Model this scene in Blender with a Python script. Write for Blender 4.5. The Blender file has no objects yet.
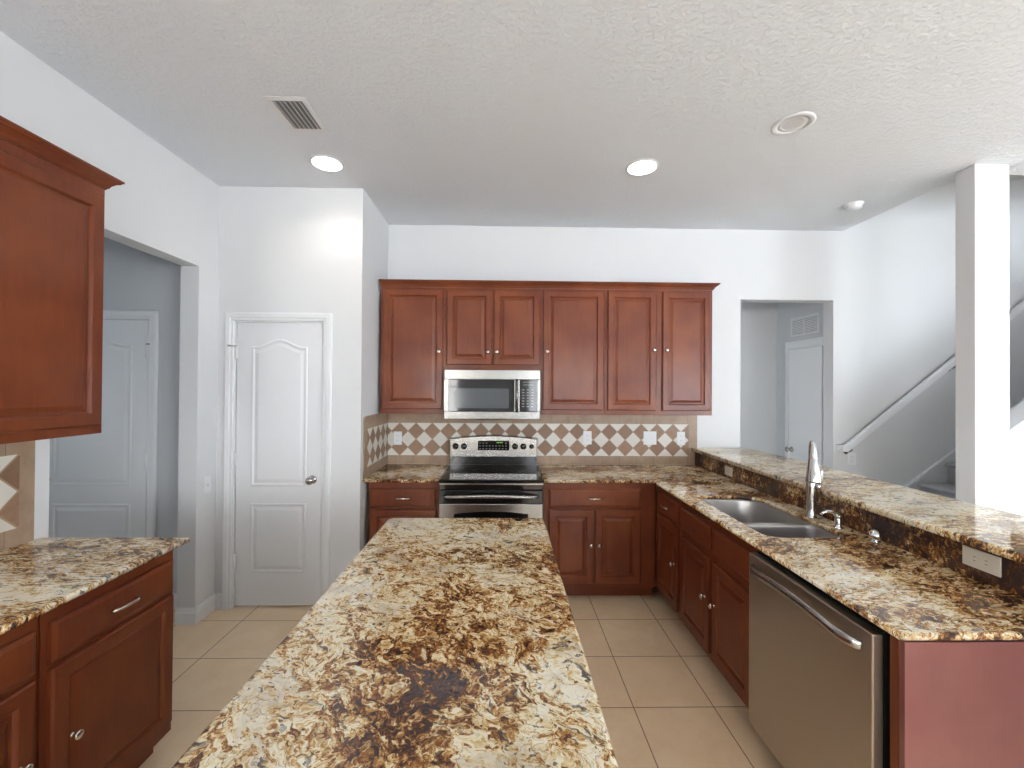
import bpy, bmesh, math, random
from math import pi, sin, cos, radians as R
from mathutils import Vector, Matrix
random.seed(7)
S = bpy.context.scene
COL = S.collection
# ------------------------------------------------------------------ camera, world, lights, exposure
cam_d = bpy.data.cameras.new('camera'); cam = bpy.data.objects.new('camera', cam_d); COL.objects.link(cam)
cam_d.sensor_width = 36; cam_d.lens = 426.77/1024*36; cam_d.clip_start = .02
cam.matrix_world = (Matrix.Translation((0, 0, 1.5963)) @ Matrix.Rotation(R(-1.0838), 4, 'Z')
                    @ Matrix.Rotation(R(90+.4172), 4, 'X') @ Matrix.Rotation(R(.3978), 4, 'Z'))
S.camera = cam
S.view_settings.view_transform = 'Standard'; S.view_settings.look = 'None'
S.view_settings.gamma = 1; S.view_settings.use_curve_mapping = False
S.view_settings.exposure = .02
w = bpy.data.worlds.new('sky'); S.world = w; w.use_nodes = True
w.node_tree.nodes['Background'].inputs[0].default_value = (.62, .78, 1, 1)
w.node_tree.nodes['Background'].inputs[1].default_value = 1.2

def area(name, loc, rot, sx, sy, power, color=(1, 1, 1), spread=180):
    d = bpy.data.lights.new(name, 'AREA'); d.shape = 'RECTANGLE'; d.size = sx; d.size_y = sy
    d.energy = power; d.color = color; d.spread = R(spread)
    o = bpy.data.objects.new(name, d); COL.objects.link(o); o.location = loc
    o.rotation_euler = tuple(R(a) for a in rot); return o
DAY = (.83, .92, 1); XR_ = 7.3
area('daylight_patio_door', (5.1, -3.42, 1.15), (97, 0, 0), 2.9, 2.2, 310, DAY)
area('daylight_back_window', (1.55, -3.42, 1.6), (98, 0, 0), 1.9, 1.45, 95, (.95, .97, 1))
area('daylight_corner_window', (-1.5, -3.42, 1.6), (98, 0, 0), .85, 1.45, 60, (1, .98, .95))
area('daylight_side_window', (7.42, .1, 1.5), (100, 0, 90), 2.4, 1.5, 60, DAY)
area('fill_hall', (.70, 4.27, 1.5), (90, 0, -90), .5, 1.2, 7, DAY)  # added fill light for the hall, source unseen
area('fill_side_room', (-5.1, 1.3, 1.5), (90, 0, -90), 1.2, 1.2, 13, DAY)  # added fill light that brightens the side room
area('fill_stairwell', (XR_+.2, 3.27, 4.6), (90, 0, 90), .8, 1.0, 9, DAY)  # added fill light high in the stairwell, out of view

# ------------------------------------------------------------------ dimensions
ZC = 3.027; D0 = 3.789; DP = 3.1; XL = -2.055; XP = -1.03; CT = .914
XR = 7.3; YB = -3.3
# ------------------------------------------------------------------ mesh helpers
class MB:
    def __init__(s): s.bm = bmesh.new(); s.smooth = False
    def merge(s, bm, M=None, mi=0, smooth=False):
        if M is not None: bm.transform(M)
        for f in bm.faces: f.material_index = mi; f.smooth = smooth
        me = bpy.data.meshes.new('tmp'); bm.to_mesh(me); bm.free(); s.bm.from_mesh(me); bpy.data.meshes.remove(me)
        return s
    def box(s, x0, y0, z0, x1, y1, z1, bev=0, mi=0, seg=2, M=None):
        b = bmesh.new(); bmesh.ops.create_cube(b, size=1)
        for v in b.verts: v.co = Vector(((x0+x1)/2+v.co.x*abs(x1-x0), (y0+y1)/2+v.co.y*abs(y1-y0), (z0+z1)/2+v.co.z*abs(z1-z0)))
        if bev: bmesh.ops.bevel(b, geom=list(b.edges), offset=bev, segments=seg, affect='EDGES', profile=.5)
        return s.merge(b, M, mi)
    def lathe(s, prof, M=None, n=24, mi=0, sy=1):
        """prof: list of (r,z) around local z"""
        b = bmesh.new(); rings = []
        for r, z in prof:
            if r < 1e-6: rings.append([b.verts.new((0, 0, z))])
            else: rings.append([b.verts.new((r*cos(2*pi*i/n), sy*r*sin(2*pi*i/n), z)) for i in range(n)])
        for a, c in zip(rings, rings[1:]):
            for i in range(n):
                j = (i+1) % n
                if len(a) == 1 and len(c) == 1: continue
                if len(a) == 1: b.faces.new((a[0], c[i], c[j]))
                elif len(c) == 1: b.faces.new((a[i], a[j], c[0]))
                else: b.faces.new((a[i], a[j], c[j], c[i]))
        bmesh.ops.recalc_face_normals(b, faces=b.faces)
        return s.merge(b, M, mi, True)
    def tube(s, pts, rad, n=12, M=None, mi=0, flat=1.0, up=(0, 0, 1)):
        pts = [Vector(p) for p in pts]; b = bmesh.new(); rings = []
        rs = rad if isinstance(rad, (list, tuple)) else [rad]*len(pts)
        u0 = Vector(up)
        for i, p in enumerate(pts):
            t = (pts[min(i+1, len(pts)-1)]-pts[max(i-1, 0)]).normalized()
            u = u0-t*u0.dot(t)
            if u.length < 1e-3: u = Vector((1, 0, 0))-t*t.x
            u.normalize(); v = t.cross(u); u0 = u
            rings.append([b.verts.new(p+u*rs[i]*cos(2*pi*k/n)+v*rs[i]*flat*sin(2*pi*k/n)) for k in range(n)])
        for a, c in zip(rings, rings[1:]):
            for i in range(n): b.faces.new((a[i], a[(i+1) % n], c[(i+1) % n], c[i]))
        b.faces.new(rings[0][::-1]); b.faces.new(rings[-1])
        bmesh.ops.recalc_face_normals(b, faces=b.faces)
        return s.merge(b, M, mi, True)
    def loft(s, rings, M=None, mi=0, smooth=False, cap0=False, cap1=True, flip=False):
        b = bmesh.new(); vr = [[b.verts.new(p) for p in r] for r in rings]; n = len(vr[0])
        for a, c in zip(vr, vr[1:]):
            for i in range(n): b.faces.new((a[i], a[(i+1) % n], c[(i+1) % n], c[i]))
        if cap0: b.faces.new(vr[0][::-1])
        if cap1: b.faces.new(vr[-1])
        if cap0 and cap1: bmesh.ops.recalc_face_normals(b, faces=b.faces)
        if flip: bmesh.ops.reverse_faces(b, faces=b.faces)
        return s.merge(b, M, mi, smooth)
    def prism(s, poly, axis, a0, a1, mi=0, M=None, bev=0):
        """poly 2D, extruded along axis. x: (y,z); y: (x,z); z: (x,y)"""
        def P(p, a): return {'x': (a, p[0], p[1]), 'y': (p[0], a, p[1]), 'z': (p[0], p[1], a)}[axis]
        b = bmesh.new(); A = [b.verts.new(P(p, a0)) for p in poly]; C = [b.verts.new(P(p, a1)) for p in poly]
        n = len(poly)
        for i in range(n): b.faces.new((A[i], A[(i+1) % n], C[(i+1) % n], C[i]))
        b.faces.new(A[::-1]); b.faces.new(C); bmesh.ops.recalc_face_normals(b, faces=b.faces)
        if bev: bmesh.ops.bevel(b, geom=list(b.edges), offset=bev, segments=2, affect='EDGES', profile=.5)
        return s.merge(b, M, mi)
    def build(s, name, mats, parent=None, origin=None, label=None, kind=None):
        off = parent_loc(parent) if parent is not None else Vector(origin or (0, 0, 0))
        if parent is None and origin: bmesh.ops.translate(s.bm, verts=s.bm.verts, vec=-off)
        me = bpy.data.meshes.new(name); s.bm.to_mesh(me); s.bm.free()
        for m in (mats if isinstance(mats, (list, tuple)) else [mats]): me.materials.append(m)
        o = bpy.data.objects.new(name, me); COL.objects.link(o)
        if parent is not None: o.parent = parent
        elif origin: o.location = origin
        if label: o['label'] = label
        if kind: o['kind'] = kind
        return o
def parent_loc(p): return Vector((0, 0, 0))
# every thing's parts are written in the thing's own local frame
def thing(name, label, cat, loc=(0, 0, 0), rz=0, group=None):
    o = bpy.data.objects.new(name, None); COL.objects.link(o); o.empty_display_size = .1
    o.location = loc; o.rotation_euler = (0, 0, R(rz)); o['label'] = label; o['category'] = cat
    if group: o['group'] = group
    return o
def tag(o, label, cat, group=None):
    o['label'] = label; o['category'] = cat
    if group: o['group'] = group
    return o
def struct(name, mb, m): return mb.build(name, m, kind='structure')
def kids(o): return [c for c in bpy.data.objects if c.parent == o]
def dup(root, loc, rz=None, label=None):
    r = root.copy(); COL.objects.link(r); r.location = loc
    if rz is not None: r.rotation_euler = (0, 0, R(rz))
    if label: r['label'] = label
    for ch in kids(root):
        c = ch.copy(); COL.objects.link(c); c.parent = r
        for g in kids(ch):
            d = g.copy(); COL.objects.link(d); d.parent = c
    return r
def rrect(x0, y0, x1, y1, r, n=6):
    pts = []
    rs = r if isinstance(r, (list, tuple)) else [r]*4   # corners: (x1,y1),(x0,y1),(x0,y0),(x1,y0)
    for (cx, cy, a0, q) in ((x1, y1, 0, rs[0]), (x0, y1, 90, rs[1]), (x0, y0, 180, rs[2]), (x1, y0, 270, rs[3])):
        sx = -1 if cx == x1 else 1; sy = -1 if cy == y1 else 1
        ox, oy = cx+sx*q, cy+sy*q
        for k in range(n+1):
            a = R(a0+90*k/n); pts.append((ox+q*cos(a), oy+q*sin(a)))
    return pts

# ------------------------------------------------------------------ materials
def mat(name, col=(.8, .8, .8), rough=.5, metal=0, coat=0, spec=.5, coat_rough=.08):
    m = bpy.data.materials.new(name); m.use_nodes = True; b = m.node_tree.nodes['Principled BSDF']
    b.inputs['Base Color'].default_value = (*col, 1); b.inputs['Roughness'].default_value = rough
    b.inputs['Metallic'].default_value = metal; b.inputs['Coat Weight'].default_value = coat
    b.inputs['Coat Roughness'].default_value = coat_rough; b.inputs['Specular IOR Level'].default_value = spec
    return m
class NT:
    def __init__(s, m): s.t = m.node_tree; s.n = s.t.nodes; s.b = s.n['Principled BSDF']
    def add(s, typ, **kw):
        nd = s.n.new(typ)
        for k, v in kw.items():
            if k.startswith('i_'): nd.inputs[k[2:].replace('_', ' ')].default_value = v
            else: setattr(nd, k, v)
        return nd
    def link(s, a, b): s.t.links.new(a, b)
    def val(s, x, inp):
        if hasattr(x, 'is_output') or isinstance(x, bpy.types.NodeSocket): s.link(x, inp)
        else: inp.default_value = x
    def math(s, op, a, b=None, c=None, clamp=False):
        nd = s.n.new('ShaderNodeMath'); nd.operation = op; nd.use_clamp = clamp
        s.val(a, nd.inputs[0])
        if b is not None: s.val(b, nd.inputs[1])
        if c is not None: s.val(c, nd.inputs[2])
        return nd.outputs[0]
    def pos(s, scale=(1, 1, 1), rot=(0, 0, 0), loc=(0, 0, 0)):
        g = s.n.new('ShaderNodeNewGeometry'); mp = s.n.new('ShaderNodeMapping')
        mp.inputs['Scale'].default_value = scale; mp.inputs['Rotation'].default_value = tuple(R(a) for a in rot)
        mp.inputs['Location'].default_value = loc
        s.link(g.outputs['Position'], mp.inputs[0]); return mp.outputs[0]
    def noise(s, vec, scale, detail=4, rough=.55, dist=0):
        nd = s.add('ShaderNodeTexNoise'); nd.inputs['Scale'].default_value = scale
        nd.inputs['Detail'].default_value = detail; nd.inputs['Roughness'].default_value = rough
        nd.inputs['Distortion'].default_value = dist; s.link(vec, nd.inputs['Vector']); return nd
    def ramp(s, fac, stops, interp='LINEAR'):
        nd = s.n.new('ShaderNodeValToRGB'); cr = nd.color_ramp; cr.interpolation = interp
        while len(cr.elements) > 1: cr.elements.remove(cr.elements[-1])
        cr.elements[0].position = stops[0][0]; cr.elements[0].color = (*stops[0][1], 1)
        for p, c in stops[1:]:
            e = cr.elements.new(p); e.color = (*c, 1)
        s.link(fac, nd.inputs[0]); return nd.outputs[0]
    def mix(s, f, a, b):
        nd = s.n.new('ShaderNodeMix'); nd.data_type = 'RGBA'
        s.val(f, nd.inputs[0]); 
        for x, i in ((a, 6), (b, 7)):
            if isinstance(x, tuple): nd.inputs[i].default_value = (*x, 1)
            else: s.link(x, nd.inputs[i])
        return nd.outputs[2]
    def bump(s, h, strength=.3, dist=.01):
        nd = s.n.new('ShaderNodeBump'); nd.inputs['Strength'].default_value = strength
        nd.inputs['Distance'].default_value = dist; s.link(h, nd.inputs['Height']); s.link(nd.outputs[0], s.b.inputs['Normal'])
def srgb(r, g, b):
    f = lambda c: (c/255/12.92 if c/255 <= .04045 else ((c/255+.055)/1.055)**2.4)
    return (f(r), f(g), f(b))

def painted(name, col, bump=.15, scale=90, rough=.7):
    m = mat(name, col, rough, spec=.3); t = NT(m); p = t.pos()
    n = t.noise(p, scale, 3, .6); t.bump(n.outputs[0], bump, .004); return m
M_wall = painted('wall_paint', (.745, .75, .755), .12, 110)
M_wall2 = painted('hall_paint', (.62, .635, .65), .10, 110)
M_trim = mat('white_trim', (.84, .85, .86), .38)
M_ceil = mat('ceiling_texture', (.745, .77, .81), .85, spec=.2)
t = NT(M_ceil); p = t.pos()
v = t.noise(p, 42, 4, .6, .2)
t.bump(t.ramp(v.outputs[0], [(.40, (0, 0, 0)), (.65, (1, 1, 1))]), .26, .010)

def wood(name, a, b_, coat=.22, rough=.42):
    m = mat(name, a, rough, coat=coat, coat_rough=.18, spec=.25); t = NT(m)
    tc = t.add('ShaderNodeTexCoord'); mp = t.add('ShaderNodeMapping'); mp.inputs['Scale'].default_value = (9, 9, .9)
    t.link(tc.outputs['Object'], mp.inputs[0])
    n = t.noise(mp.outputs[0], 4, 6, .62, .8)
    p2 = t.pos(); n2 = t.noise(p2, 3.2, 3, .5)
    c = t.mix(t.math('MULTIPLY', n.outputs[0], .9), b_, a)
    c = t.mix(t.ramp(n2.outputs[0], [(.35, (0, 0, 0)), (.70, (.55, .55, .55))]), c, (a[0]*1.3, a[1]*1.6, a[2]*1.4))
    t.link(c, t.b.inputs['Base Color']); return m
M_wood = wood('cherry_wood', (.200, .045, .0155), (.096, .018, .007))
M_woodend = wood('cherry_end_panel_haze', (.225, .074, .066), (.185, .055, .050), .9, .38)  # haze of bluish daylight mixed into the end panel's wood colour
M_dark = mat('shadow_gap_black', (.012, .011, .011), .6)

def granite(name, rot=0, shift=(0, 0, 0), dark=0.0, stretch=(1, 1, 1), k=1.0):
    m = mat(name, (.5, .4, .3), .07, coat=0, spec=.5); t = NT(m)
    p = t.pos(scale=stretch, rot=(0, 0, rot), loc=shift)
    def warp(vec, sc, amt, det=4):
        wn = t.noise(p, sc*k, det, .62); sb = t.add('ShaderNodeVectorMath', operation='SUBTRACT'); t.link(wn.outputs['Color'], sb.inputs[0]); sb.inputs[1].default_value = (.5, .5, .5)
        vm = t.add('ShaderNodeVectorMath', operation='MULTIPLY_ADD'); t.link(sb.outputs[0], vm.inputs[0])
        vm.inputs[1].default_value = (amt/k,)*3; t.link(vec, vm.inputs[2]); return vm.outputs[0]
    q = warp(p, 4, .20); q2 = warp(q, 26, .022); q3 = warp(q2, 90, .007, 3)
    def vor(vec, sc, feat='F1', str_=None, rot_=0):
        nd = t.add('ShaderNodeTexVoronoi'); nd.feature = feat; nd.inputs['Scale'].default_value = sc*k
        if str_:
            mp = t.add('ShaderNodeMapping'); mp.inputs['Scale'].default_value = str_; mp.inputs['Rotation'].default_value = (0, 0, R(rot_)); t.link(vec, mp.inputs[0]); vec = mp.outputs[0]
        t.link(vec, nd.inputs['Vector']); return nd
    def sep(c):
        s_ = t.add('ShaderNodeSeparateColor'); t.link(c, s_.inputs[0]); return s_.outputs
    big = t.noise(q, 2.3, 3, .5).outputs[0]
    mid = t.noise(q2, 11*k, 6, .68).outputs[0]
    v1 = sep(vor(q2, 34, str_=(1, 1.7, 1), rot_=20).outputs['Color']); v2 = sep(vor(q3, 85, str_=(1, 1.5, 1), rot_=-30).outputs['Color']); v3 = sep(vor(q3, 190).outputs['Color'])
    f = t.math('MULTIPLY_ADD', big, 1.15, -.575)
    f = t.math('ADD', f, t.math('MULTIPLY_ADD', mid, .90, -.45))
    f = t.math('ADD', f, t.math('MULTIPLY_ADD', v1[0], .27, -.135))
    f = t.math('ADD', f, t.math('MULTIPLY_ADD', v2[1], .24, -.12))
    f = t.math('ADD', f, t.math('MULTIPLY_ADD', v3[1], .16, .43-dark))
    c = t.ramp(f, [(.18, srgb(52, 38, 38)), (.28, srgb(88, 54, 36)), (.36, srgb(128, 80, 42)), (.43, srgb(176, 124, 68)),
                   (.49, srgb(204, 168, 110)), (.56, srgb(224, 204, 158)), (.66, srgb(236, 224, 194)), (.8, srgb(240, 232, 214))])
    # plum-brown speckled zones
    z = t.noise(q, 3.8*k, 5, .6); zc = t.ramp(z.outputs[0], [(.54, (0, 0, 0)), (.66, (.6, .6, .6))])
    sp = t.ramp(t.math('MULTIPLY_ADD', v3[0], .45, t.math('MULTIPLY', v2[0], .55)), [(.15, srgb(62, 42, 40)), (.4, srgb(96, 62, 46)), (.55, srgb(124, 84, 60)), (.75, srgb(172, 136, 104)), (.95, srgb(210, 190, 160))])
    c = t.mix(zc, c, t.mix(.62, c, sp))
    # crystal cracks
    e = vor(q3, 22, 'DISTANCE_TO_EDGE', (1, 1.6, 1), 15).outputs['Distance']
    em = t.ramp(e, [(0, (1, 1, 1)), (.04, (0, 0, 0))]); en = t.noise(q, 9*k, 3, .6)
    c = t.mix(t.math('MULTIPLY', em, t.ramp(en.outputs[0], [(.44, (0, 0, 0)), (.56, (.75, .75, .75))])), c, srgb(120, 76, 44))
    # dark mineral shards
    sm = t.add('ShaderNodeMapping'); sm.inputs['Scale'].default_value = (9*k, 30*k, 18*k); sm.inputs['Rotation'].default_value = (0, 0, R(24))
    t.link(q2, sm.inputs[0]); st = t.noise(sm.outputs[0], 1.2, 4, .6, .5)
    sf = t.math('MULTIPLY', t.ramp(st.outputs[0], [(.60, (0, 0, 0)), (.645, (.9, .9, .9))]), t.ramp(t.noise(q, 5*k, 2, .5).outputs[0], [(.45, (0, 0, 0)), (.55, (1, 1, 1))]))
    c = t.mix(sf, c, srgb(60, 52, 56))
    c = t.mix(t.ramp(v2[2], [(0, (0, 0, 0)), (.965, (.8, .8, .8))], 'CONSTANT'), c, srgb(50, 40, 42))
    t.link(c, t.b.inputs['Base Color']); return m
M_gran = granite('granite_island', 40, (1.9, .6, 0), .0, (1, 1, 1), 1.2)
M_gran2 = granite('granite_perimeter', -28, (2.3, 5.1, 0), .03, (1.2, 1.6, 1.25))
M_gran3 = granite('granite_bar', 8, (7.1, 1.4, 0), -.03, (1.0, 1.5, 1.0))
M_gran4 = granite('granite_riser', 0, (3.7, 3.4, 2), .27, (1, 1, 1), 1.4)

# floor tile
M_floor = mat('floor_tile', (.6, .45, .33), .32, spec=.45); t = NT(M_floor)
TS = .4037
p = t.pos(); sx = t.add('ShaderNodeSeparateXYZ'); t.link(p, sx.inputs[0])
u = t.math('DIVIDE', t.math('ADD', sx.outputs[0], -.6594+TS*30), TS)
vv = t.math('DIVIDE', t.math('ADD', sx.outputs[1], -2.1316+TS*30), TS)
fu = t.math('ABSOLUTE', t.math('SUBTRACT', t.math('FRACT', u), .5)); fv = t.math('ABSOLUTE', t.math('SUBTRACT', t.math('FRACT', vv), .5))
gm = t.math('GREATER_THAN', t.math('MAXIMUM', fu, fv), .5-.0024/TS)
cx = t.add('ShaderNodeCombineXYZ'); t.link(t.math('FLOOR', u), cx.inputs[0]); t.link(t.math('FLOOR', vv), cx.inputs[1])
wn = t.add('ShaderNodeTexWhiteNoise'); t.link(cx.outputs[0], wn.inputs['Vector'])
n1 = t.noise(p, 4.5, 5, .6, .4); n2 = t.noise(p, 30, 4, .6)
base = t.ramp(n1.outputs[0], [(.3, srgb(232, 204, 166)), (.7, srgb(244, 221, 186))])
base = t.mix(t.ramp(n2.outputs[0], [(.5, (0, 0, 0)), (.8, (.3, .3, .3))]), base, srgb(220, 184, 144))
base = t.mix(t.math('MULTIPLY', wn.outputs[0], .18), base, srgb(236, 202, 162))
t.link(t.mix(gm, base, srgb(136, 98, 72)), t.b.inputs['Base Color'])
t.bump(t.math('SUBTRACT', 1, gm), .4, .002)
M_hallfloor = mat('hall_floor', (.42, .34, .27), .5)

# backsplash: diagonal tumbled tiles with grout, inside a border of long tiles
def splash_mat(name, axis, c0, z0c, dg, u0, u1, flip=1):
    m = mat(name, (.5, .4, .3), .42, spec=.4); t = NT(m); p = t.pos()
    sx = t.add('ShaderNodeSeparateXYZ'); t.link(p, sx.inputs[0])
    U = sx.outputs[axis]; Z = sx.outputs[2]
    a = t.math('DIVIDE', t.math('SUBTRACT', U, c0-40*dg), dg); b = t.math('DIVIDE', t.math('SUBTRACT', Z, z0c-40*dg), dg)
    s1 = t.math('ADD', t.math('ADD', a, b), .5); s2 = t.math('ADD', t.math('SUBTRACT', a, b), 100.5)
    i1 = t.math('FLOOR', s1); i2 = t.math('FLOOR', s2)
    f1 = t.math('ABSOLUTE', t.math('SUBTRACT', t.math('FRACT', s1), .5)); f2 = t.math('ABSOLUTE', t.math('SUBTRACT', t.math('FRACT', s2), .5))
    gr = t.math('GREATER_THAN', t.math('MAXIMUM', f1, f2), .468)
    par = t.math('MODULO', t.math('ADD', i1, i2), 2)
    cx = t.add('ShaderNodeCombineXYZ'); t.link(i1, cx.inputs[0]); t.link(i2, cx.inputs[1])
    wn = t.add('ShaderNodeTexWhiteNoise'); t.link(cx.outputs[0], wn.inputs['Vector'])
    n = t.noise(p, 28, 4, .6, .5); n3 = t.noise(p, 9, 3, .6)
    white = t.mix(wn.outputs[0], srgb(226, 223, 214), srgb(212, 208, 198))
    brown = t.mix(wn.outputs[0], srgb(156, 124, 98), srgb(132, 102, 80))
    brown = t.mix(t.ramp(n.outputs[0], [(.45, (0, 0, 0)), (.75, (.5, .5, .5))]), brown, srgb(122, 92, 70))
    tile = t.mix(par, white, brown)
    tile = t.mix(gr, tile, srgb(168, 142, 118))
    # border
    bn = t.ramp(n3.outputs[0], [(.3, srgb(148, 124, 102)), (.7, srgb(172, 148, 124))])
    jf = t.math('ABSOLUTE', t.math('SUBTRACT', t.math('FRACT', t.math('DIVIDE', t.math('ADD', U, 20), .1524)), .5))
    bj = t.math('GREATER_THAN', jf, .492)
    bd = t.mix(bj, bn, srgb(128, 100, 78))
    inz = t.math('MULTIPLY', t.math('GREATER_THAN', Z, z0c-dg), t.math('LESS_THAN', Z, z0c+dg))
    inu = t.math('MULTIPLY', t.math('GREATER_THAN', U, u0), t.math('LESS_THAN', U, u1))
    t.link(t.mix(t.math('MULTIPLY', inz, inu), bd, tile), t.b.inputs['Base Color'])
    t.bump(t.math('SUBTRACT', 1, gr), .25, .002)
    return m
DG = .1425
M_splash = splash_mat('splash_tile_back', 0, .583, 1.133, DG, -1.02, 1.652)
M_splash_s = splash_mat('splash_tile_side', 1, 3.779-.071, 1.133, DG, 3.22, 4)
M_splash_l = splash_mat('splash_tile_left', 1, 1.765, 1.144, .155, -2, 1.846)

def steel(name, col=(.50, .49, .47), rough=.3, axis=0):
    m = mat(name, col, rough, 1)
    m.node_tree.nodes['Principled BSDF'].inputs['Anisotropic'].default_value = .4; return m
M_steel = steel('brushed_steel', (.44, .43, .41), .27, 0)
M_steel_mw = steel('microwave_steel', (.22, .215, .205), .24, 0)
M_steel_dw = steel('dishwasher_steel', (.47, .425, .375), .36, 1)
M_sink = steel('sink_steel', (.42, .41, .40), .34, 1)
M_chrome = mat('chrome', (.78, .79, .80), .08, 1)
M_fauc = mat('faucet_metal', (.60, .60, .59), .16, 1)
M_nickel = mat('satin_nickel', (.66, .64, .60), .24, 1)
M_knobm = mat('door_knob_metal', (.42, .40, .38), .22, 1)
M_black = mat('black_enamel', (.012, .011, .011), .10, coat=.3)
M_glass = mat('black_ceramic_glass', (.010, .009, .009), .06, spec=.3)
M_mwglass = mat('microwave_dark_glass', (.022, .024, .026), .05)
M_mwmesh = mat('microwave_screen', (.09, .10, .11), .12)
M_green = mat('green_display', (.1, .5, .1), .4); M_green.node_tree.nodes['Principled BSDF'].inputs['Emission Color'].default_value = (.35, 1, .1, 1)
M_green.node_tree.nodes['Principled BSDF'].inputs['Emission Strength'].default_value = .9
M_lamp = mat('lamp_glow', (1, 1, 1), .5); bb = M_lamp.node_tree.nodes['Principled BSDF']
bb.inputs['Emission Color'].default_value = (1, .97, .92, 1); bb.inputs['Emission Strength'].default_value = 9
M_frost = mat('lamp_unlit', (.62, .62, .63), .35)
M_plastic = mat('white_plastic', (.82, .83, .84), .3)
M_ivory = mat('ivory_plastic', (.72, .66, .55), .35)
M_slot = mat('slot_dark', (.05, .05, .05), .5)
M_vent = mat('vent_white', (.74, .74, .75), .45)
M_ventdark = mat('vent_inside', (.26, .26, .27), .8)
M_carpet = mat('grey_carpet', (.52, .52, .53), .95, spec=.1); t = NT(M_carpet); t.bump(t.noise(t.pos(), 260, 3, .7).outputs[0], .6, .01)
M_pane = mat('window_glass', (1, 1, 1), 0); b_ = M_pane.node_tree.nodes['Principled BSDF']; b_.inputs['Transmission Weight'].default_value = 1; b_.inputs['IOR'].default_value = 1.02
M_ring = mat('burner_print', (.04, .038, .036), .2)
M_icon = mat('keypad_print', (.30, .31, .32), .4)

# ------------------------------------------------------------------ the setting
T = .12
struct('floor', MB().box(-5.0, YB-T, -.1, XR+T, 6.2, 0), M_floor)
# ceiling, with the stairwell cut out  (X 3.05..6.9, Y 2.76..D0)
struct('ceiling', MB().box(XL-T, YB-T, ZC, 3.05, D0+T, ZC+.15).box(3.05, YB-T, ZC, XR+T, 2.76, ZC+.15), M_ceil)
struct('ceiling_side_room', MB().box(-5.0, .2, ZC, XL-T, 3.3, ZC+.15), M_ceil)
struct('ceiling_hall', MB().box(.9, D0+T, 2.75, 3.12, 6.2, 2.9), M_ceil)
struct('ceiling_stairwell', MB().box(2.9, 2.6, 5.4, XR+T, D0+T, 5.5), M_ceil)
# left wall with the passage opening Y 1.98..2.90, height 2.396
struct('wall_left', MB().box(XL-T, YB-T, 0, XL, 1.975, ZC).box(XL-T, 1.975, 2.396, XL, 2.903, ZC).box(XL-T, 2.903, 0, XL, DP, ZC), M_wall)
# pantry front wall with door hole X -1.93..-1.31, height 2.052
dx0, dx1, dz = -1.935, -1.303, 2.058
struct('wall_pantry', MB().box(XL-T, DP, 0, dx0, DP+.1, ZC).box(dx0, DP, dz, dx1, DP+.1, ZC).box(dx1, DP, 0, XP, DP+.1, ZC)
       .box(XP-.1, DP+.1, 0, XP, D0, ZC), M_wall)
# back wall with hall opening and stair wall
struct('wall_back', MB().box(XL-T, D0, 0, 2.12, D0+T, ZC).box(2.12, D0, 2.398, 2.965, D0+T, ZC).box(2.965, D0, 0, XR+T, D0+T, 5.4)
       .box(3.05-T, D0-1.03+T, ZC+.15, 3.05, D0, 5.4), M_wall)
struct('wall_stairwell', MB().box(2.93, 2.64, ZC+.15, XR, 2.76, 5.4), M_wall)
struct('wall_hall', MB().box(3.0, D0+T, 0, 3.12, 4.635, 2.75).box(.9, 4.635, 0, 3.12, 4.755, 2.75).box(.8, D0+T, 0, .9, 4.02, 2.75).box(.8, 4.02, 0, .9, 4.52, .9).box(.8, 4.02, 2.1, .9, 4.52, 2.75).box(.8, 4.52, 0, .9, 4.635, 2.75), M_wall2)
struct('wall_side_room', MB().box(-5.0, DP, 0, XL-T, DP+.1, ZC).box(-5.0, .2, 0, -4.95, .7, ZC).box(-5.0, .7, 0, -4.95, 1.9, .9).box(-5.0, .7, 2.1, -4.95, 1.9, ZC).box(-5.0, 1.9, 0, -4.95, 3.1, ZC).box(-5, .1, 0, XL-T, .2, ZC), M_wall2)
# rear wall with patio door opening and a window; right wall with a window
struct('wall_rear', MB().box(XL-T, YB-T, 0, -1.95, YB, ZC).box(-1.95, YB-T, 0, -1.05, YB, .85).box(-1.95, YB-T, 2.35, -1.05, YB, ZC).box(-1.05, YB-T, 0, .55, YB, ZC)
       .box(.55, YB-T, 0, 2.55, YB, .85).box(.55, YB-T, 2.35, 2.55, YB, ZC).box(2.55, YB-T, 0, 3.6, YB, ZC).box(3.6, YB-T, 2.3, 6.6, YB, ZC).box(6.6, YB-T, 0, XR+T, YB, ZC), M_wall)
struct('wall_right', MB().box(XR, YB, 0, XR+T, -1.15, ZC).box(XR, -1.15, 0, XR+T, 1.35, .7).box(XR, -1.15, 2.3, XR+T, 1.35, ZC)
       .box(XR, 1.35, 0, XR+T, 2.87, 5.4).box(XR, 2.87, 0, XR+T, 3.67, 4.1).box(XR, 2.87, 5.1, XR+T, 3.67, 5.4).box(XR, 3.67, 0, XR+T, D0, 5.4), M_wall)
struct('wall_column', MB().box(2.961, 2.626, 0, 3.185, 2.745, ZC, .004), M_wall)
# half wall along the stairs with a sloped top
KX0, KX1 = 3.185, 6.6
kz = lambda x: 1.325+.70*(x-KX0)
struct('wall_stair', MB().prism([(KX0, 0), (KX1, 0), (KX1, ZC), (KX0+(ZC-1.325)/.7, ZC), (KX0, kz(KX0))], 'y', 2.64, 2.74), M_wall)
struct('trim_1', MB().prism([(KX0-.012, kz(KX0)-.006), (5.4, kz(5.4)+.002), (5.4, kz(5.4)+.03), (KX0-.012, kz(KX0)+.022)], 'y', 2.618, 2.762, bev=.003), M_trim)
# half wall carrying the bar
struct('wall_bar', MB().box(1.735, .35, 0, 1.86, D0, 1.034), M_wall)

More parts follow.
